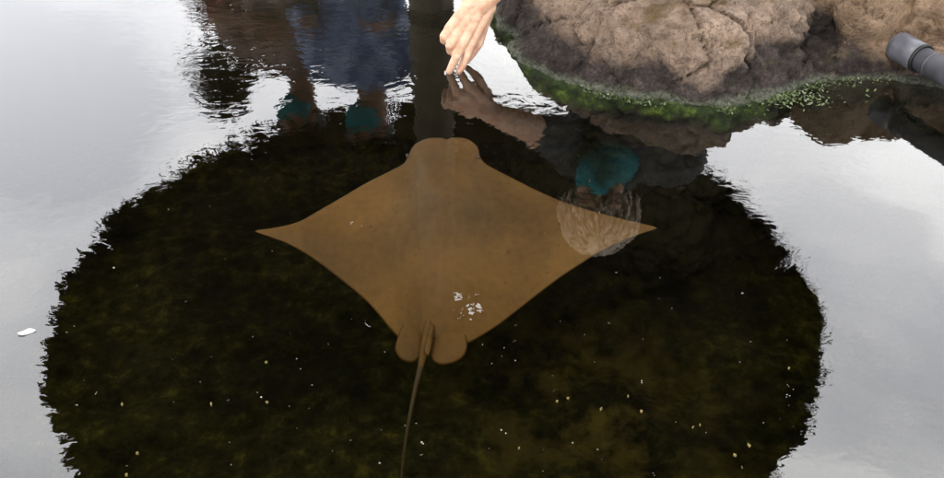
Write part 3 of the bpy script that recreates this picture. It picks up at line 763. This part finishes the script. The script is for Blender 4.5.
# hand
H = lambda px, py, Y, r: (at_y(px, py, Y), r)
mcp = {'index': H(470, 44, 1.902, .0118), 'middle': H(462.5, 42, 1.890, .0118), 'ring': H(455, 36.5, 1.889, .0112), 'little': H(449, 29, 1.893, .0105)}
wl_, wr_ = at_y(470, 3, 1.935), at_y(488, 7, 1.95)
for f_, src, r0 in (('index', wr_, .017), ('middle', wr_.lerp(wl_, .4), .018), ('ring', wr_.lerp(wl_, .7), .017), ('little', wl_, .0155)):
    p, r = mcp[f_]
    cap(bm, src, r0, p, r * 1.12)
cap(bm, mcp['index'][0], .0100, mcp['middle'][0], .0100); cap(bm, mcp['middle'][0], .0098, mcp['ring'][0], .0095); cap(bm, mcp['ring'][0], .0092, mcp['little'][0], .0085)
chain(bm, [mcp['index'], H(466, 57, 1.880, .0099), H(462.2, 66, 1.876, .0090), H(459.0, 71.2, 1.876, .0078)])
chain(bm, [mcp['middle'], H(456.6, 56, 1.862, .0101), H(452.2, 65.5, 1.864, .0092), H(449.4, 71.0, 1.868, .0080)])
chain(bm, [mcp['ring'], H(450, 45.5, 1.866, .0104), H(450.5, 50.5, 1.876, .0095), H(453, 52, 1.890, .0085)])
chain(bm, [mcp['little'], H(444, 36.0, 1.876, .0098), H(443.8, 40.0, 1.884, .0090), H(446.5, 42, 1.898, .0080)])
chain(bm, [(wr_ + Vector((0, .012, -.01)), .017), (at_y(482, 28, 1.940), .014), (at_y(479, 43, 1.925), .0105), (at_y(472, 54, 1.915), .0085), (at_y(468, 60, 1.910), .007)])
# forearm, upper arm, torso core, neck, head, left arm, legs
wm = (wl_ + wr_) / 2
cap(bm, wl_, .019, wr_, .019)
chain(bm, [(wm, .0255), (wm.lerp(elbow, .3), .030), (wm.lerp(elbow, .65), .040), (elbow, .038), (elbow.lerp(sR, .5), .043), (sR, .048)])
chain(bm, [(sR, .05), (Vector((.44, 2.28, .44)), .07), (sL, .05)])
chain(bm, [(Vector((.44, 2.28, .44)), .085), (Vector((.45, 2.5, .45)), .10), (Vector((.45, 2.76, .38)), .10)])
cap(bm, neck + Vector((0, .05, -.02)), .058, hc + Q @ Vector((0, -.025, -.05)), .052)
eL, hL = Vector((.68, 2.44, .30)), Vector((.60, 2.555, .10))
chain(bm, [(sL, .048), (eL, .038), (hL, .026)])
fing = [Vector((-.03, -.05, -.015)), Vector((-.01, -.062, -.015)), Vector((.01, -.06, -.015)), Vector((.028, -.05, -.012))]
for k, dv in enumerate(fing): chain(bm, [(hL, .018), (hL + dv * .8 + Vector((0, 0, -.008)), .011), (hL + dv * 1.7 + Vector((0, 0, -.004)), .007)])
chain(bm, [(hL, .018), (hL + Vector((.045, -.005, -.018)), .010), (hL + Vector((.055, -.035, -.022)), .008)])
for sgn in (-1, 1):
    chain(bm, [(Vector((.45 + sgn * .08, 2.76, .36)), .085), (Vector((.45 + sgn * .10, 2.76, -.12)), .055), (Vector((.45 + sgn * .10, 2.83, -.54)), .038), ])
    cap(bm, (.45 + sgn * .10, 2.83, -.56), .04, (.45 + sgn * .11, 2.68 + .02, -.585), .03)
head_into(bm, hc, Q, 1.0, True)
o = blob('body', bm, M['skin'], .0022, None, 3, .5); o.parent = per; rel(o, per)
n0 = len(bpy.data.objects)
before = set(bpy.data.objects)
head_parts(per, hc, Q, 1.0, M['grey_hair'], .018, neck + Vector((-.02, -.02, -.03)), True, 1.22)
# clothes
bm = bmesh.new()
chain(bm, [(elbow.lerp(wm, .16), .047), (elbow, .054), (elbow.lerp(sR, .5), .062), (sR, .075)])
chain(bm, [(sL, .075), (eL, .056), (hL.lerp(eL, .25), .042)])
chain(bm, [(sR, .075), (Vector((.44, 2.28, .45)), .10), (sL, .08)])
chain(bm, [(Vector((.40, 2.27, .44)), .11), (Vector((.43, 2.5, .46)), .135), (Vector((.45, 2.74, .40)), .13)])
chain(bm, [(Vector((.52, 2.30, .46)), .11), (Vector((.49, 2.5, .47)), .135), (Vector((.46, 2.74, .40)), .13)])
cap(bm, neck + Vector((0, .04, -.01)), .075, neck, .068)
o = blob('jacket', bm, M['black_cloth'], .008, per, 3)
tx = bpy.data.textures.new('folds', 'CLOUDS'); tx.noise_scale = .05
dm = o.modifiers.new('folds', 'DISPLACE'); dm.texture = tx; dm.strength = .018; dm.mid_level = .5
bm = bmesh.new()
for sgn in (-1, 1):
    chain(bm, [(Vector((.45 + sgn * .07, 2.75, .37)), .115), (Vector((.45 + sgn * .10, 2.76, -.12)), .078), (Vector((.45 + sgn * .10, 2.83, -.52)), .060)])
blob('trousers', bm, M['dark_trousers'], .01, per, 3)
for sgn in (-1, 1):
    bm = bmesh.new(); cap(bm, (.45 + sgn * .10, 2.85, -.575), .048, (.45 + sgn * .115, 2.68, -.588), .038)
    blob('shoe', bm, M['shoe'], .008, per, 2)
# nails of the two stretched fingers
for (px, py, Y) in ((459.3, 69.5, 1.871), (450.6, 69.5, 1.866)):
    c = at_y(px, py, Y); dn = (Vector((0, 0, CH)) - c).normalized()
    q = dn.to_track_quat('Z', 'Y').to_matrix()
    bm = bmesh.new(); sph(bm, c, (.0042, .0055, .0022), rot=q); obj('fingernail', bm, M['nail'], per)
for x in bpy.data.objects:
    if x.parent == per and x not in before: rel(x, per)
    elif x.parent and x.parent.parent == per and x not in before: pass

# --- two people standing under the umbrella
def stander(x, y, label, shirt_mat, face, arms, hair, long_sleeve, k=1.0, hz=1.06, up=(0, -.15, 1), head_dx=0, head_dy=-.06):
    before = set(bpy.data.objects)
    p = empty('person', (x, y, FLOOR_Z)); tag(p, label, 'person', 'people standing behind the pool')
    hip, ch = .28, .66
    V = lambda a, b, c: Vector((x + a, y + b, c))
    hc = V(head_dx, head_dy, hz); Q = head_frame(face, up)
    sR, sL = V(-.175, 0, .795), V(.175, 0, .795)
    bm = bmesh.new()
    chain(bm, [(sR, .045), (V(0, 0, .85), .06), (sL, .045)])
    chain(bm, [(V(0, 0, .80), .075), (V(0, 0, .5), .075), (V(0, 0, hip), .08)])
    cap(bm, V(0, 0, .86), .058, hc + Q @ Vector((0, -.02, -.05)), .05)
    for s, (e, w_) in zip((sR, sL), arms):
        e, w_ = V(*e), V(*w_); chain(bm, [(s, .046), (e, .037), (w_, .026)])
        d = (w_ - e).normalized(); side = d.cross(Vector((0, 0, 1))).normalized()
        cap(bm, w_, .022, w_ + d * .075, .024)
        for f_ in range(4):
            b = w_ + d * .08 + side * (.030 - .02 * f_); chain(bm, [(b, .0105), (b + d * .045 + Vector((0, 0, -.012)), .0095), (b + d * (.07 - .008 * abs(f_ - 1.3)) + Vector((0, 0, -.035)), .008)])
        chain(bm, [(w_ + d * .02, .016), (w_ + d * .055 + side * .045, .011), (w_ + d * .085 + side * .05 + Vector((0, 0, -.01)), .009)])
    for sgn in (-1, 1):
        chain(bm, [(V(sgn * .09, 0, hip), .09), (V(sgn * .10, -.02, -.14), .055), (V(sgn * .10, .02, -.55), .038)])
        cap(bm, V(sgn * .10, .03, -.575), .04, V(sgn * .11, -.13, -.59), .03)
    head_into(bm, hc, Q, k)
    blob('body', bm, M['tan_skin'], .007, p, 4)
    head_parts(p, hc, Q, k, hair)
    bm = bmesh.new()
    chain(bm, [(sR, .066), (V(0, 0, .83), .075), (sL, .066)])
    for dx in (-.07, 0, .07): chain(bm, [(V(dx, 0, .80), .105), (V(dx, -.01, .5), .105), (V(dx, 0, .22), .115)])
    for s, (e, w_) in zip((sR, sL), arms):
        e, w_ = V(*e), V(*w_)
        chain(bm, [(s, .066), (e, .055), (e.lerp(w_, .82), .042)] if long_sleeve else [(s, .066), (s.lerp(e, .75), .060)])
    o = blob('shirt', bm, shirt_mat, .010, p, 3)
    dm = o.modifiers.new('folds', 'DISPLACE'); dm.texture = tx; dm.strength = .022; dm.mid_level = .5
    bm = bmesh.new()
    for sgn in (-1, 1): chain(bm, [(V(sgn * .08, 0, .30), .118), (V(sgn * .10, -.02, -.14), .08), (V(sgn * .10, .02, -.53), .062)])
    blob('trousers', bm, M['dark_trousers'], .01, p, 3)
    for sgn in (-1, 1):
        bm = bmesh.new(); cap(bm, V(sgn * .10, .05, -.575), .048, V(sgn * .115, -.14, -.588), .038); blob('shoe', bm, M['shoe'], .009, p, 2)
    for q in bpy.data.objects:
        if q.parent == p and q not in before: rel(q, p)
    return p
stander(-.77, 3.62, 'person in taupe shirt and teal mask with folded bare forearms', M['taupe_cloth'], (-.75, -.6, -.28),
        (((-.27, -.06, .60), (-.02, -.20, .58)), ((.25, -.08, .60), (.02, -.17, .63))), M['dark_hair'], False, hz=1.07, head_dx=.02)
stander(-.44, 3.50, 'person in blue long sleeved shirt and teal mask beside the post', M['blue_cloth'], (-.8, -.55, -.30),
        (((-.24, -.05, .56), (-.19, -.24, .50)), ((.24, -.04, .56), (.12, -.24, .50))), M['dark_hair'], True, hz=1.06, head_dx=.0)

# ------------------------------------------------------------------ cordylines beyond the wall
def cordyline(loc, stem_pts, crown, nleaf, L, mat, label, wid, hang):
    p = empty('cordyline', loc); tag(p, label, 'plant', None)
    lo = Vector(loc)
    bm = bmesh.new(); chain(bm, [(Vector(a) - lo, r) for a, r in stem_pts]); obj('stem', bm, M['stem'], p)
    bm = bmesh.new()
    for i in range(nleaf):
        th = random.uniform(0, 6.283); el = random.uniform(-.5, 1.3)
        d = Vector((math.cos(th) * math.cos(el), math.sin(th) * math.cos(el), math.sin(el)))
        b = Vector(crown) - lo + Vector((random.gauss(0, .025), random.gauss(0, .025), random.gauss(0, .05)))
        t = d.cross(Vector((0, 0, 1))).normalized(); ll = L * random.uniform(.6, 1.1); prev = None
        for k in range(6):
            s = k / 5; q = b + d * ll * s + Vector((0, 0, -hang * ll * s * s)); ww = wid * math.sin(math.pi * min(.98, .12 + s * .88))
            a_, b_ = bm.verts.new(q - t * ww), bm.verts.new(q + t * ww)
            if prev: bm.faces.new((prev[0], prev[1], b_, a_))
            prev = (a_, b_)
    obj('leaves', bm, mat, p)
gx = mirrored(238, 10, 4.2).x
c1_ = mirrored(226, 88, 4.2)
cordyline((gx, 4.2, FLOOR_Z), [((gx, 4.2, FLOOR_Z), .03), ((gx + .01, 4.2, .9), .026), ((gx - .01, 4.2, 1.2), .024), (tuple(c1_), .02)], c1_, 190, .22, M['leaf_dark'], 'thin stemmed cordyline with a dark spiky leaf tuft', .020, .6)
c2_ = mirrored(216, 10, 4.1)
cordyline((c2_.x, 4.1, FLOOR_Z), [((c2_.x, 4.1, FLOOR_Z), .025), (tuple(c2_), .018)], c2_, 130, .17, M['leaf_red'], 'short cordyline with maroon leaves beside the taupe shirt', .016, .7)

# ------------------------------------------------------------------ floating bits
def flake(name, px, py, s, mat, label, cat, group=None, asp=.6):
    c = at_z(px, py, .0015); bm = bmesh.new()
    k = 9; a0 = random.uniform(0, 6.28) if name != 'petal' else .25; up, dn = [], []
    for i in range(k):
        a = 2 * math.pi * i / k; r = s * (random.uniform(.35, 1.3) if name != 'petal' else random.uniform(.7, 1.2)) * (.42 if name != 'petal' else 1)
        x, y = math.cos(a) * r, math.sin(a) * r * asp
        v = Vector((x * math.cos(a0) - y * math.sin(a0), x * math.sin(a0) + y * math.cos(a0), 0))
        up.append(bm.verts.new(v + Vector((0, 0, .0012 + s * .12 * math.sin(a * 2))))); dn.append(bm.verts.new(v * .9 + Vector((0, 0, -.0025))))
    bm.faces.new(up); bm.faces.new(dn[::-1])
    for i in range(k): bm.faces.new((up[i], dn[i], dn[(i + 1) % k], up[(i + 1) % k]))
    bmesh.ops.recalc_face_normals(bm, faces=bm.faces)
    o = obj(name, bm, mat, None, False); o.location = c
    return tag(o, label, cat, group)
flake('petal', 26, 332, .0125, M['petal'], 'white petal floating alone on the open water at left', 'petal', asp=.38)
for px, py, s in ((211, 404, .006), (122, 404, .0045), (137, 453, .005), (126, 475, .0055), (267, 402, .0045), (266, 362, .004), (601, 409, .0065), (641, 411, .005), (749, 445, .006), (735, 455, .005), (693, 427, .0035), (568, 398, .0045), (789, 368, .004), (628, 396, .0045), (557, 401, .004), (519, 448, .004), (700, 425, .003)):
    flake('leaf_fragment', px, py, s, M['leafbit'], 'tiny yellowish leaf fragment floating on the dark water', 'leaf fragment', 'leaf fragments on the water')
bm = bmesh.new()
for k in range(110):
    for _ in range(50):
        px, py = random.uniform(0, 944), random.uniform(150, 478)
        inn = ((px - 432) / 385) ** 2 + ((py - 375) / 250) ** 2
        on_r = abs(px - 446) / 200 + abs(py - 240) / 110 < 1
        if inn < .95 and not (on_r and random.random() < .85): break
    c = at_z(px, py, .001); s = random.choice((.0004, .0005, .0005, .0006, .0007, .0008, .0009, .0014)) * random.uniform(.7, 1.2)
    for q_ in range(random.choice((1, 1, 2, 3))):
        sph(bm, c + Vector((random.gauss(0, s * 2.2) * (q_ > 0), random.gauss(0, s * 2.2) * (q_ > 0), 0)), (s * random.uniform(.5, 1.5), s * random.uniform(.4, 1.3), s * .5), rot=Matrix.Rotation(random.uniform(0, 3), 3, 'Z'), sub=1)
tag(obj('floating_specks', bm, M['speck']), 'pale specks of debris scattered over the water', 'debris', kind='stuff')
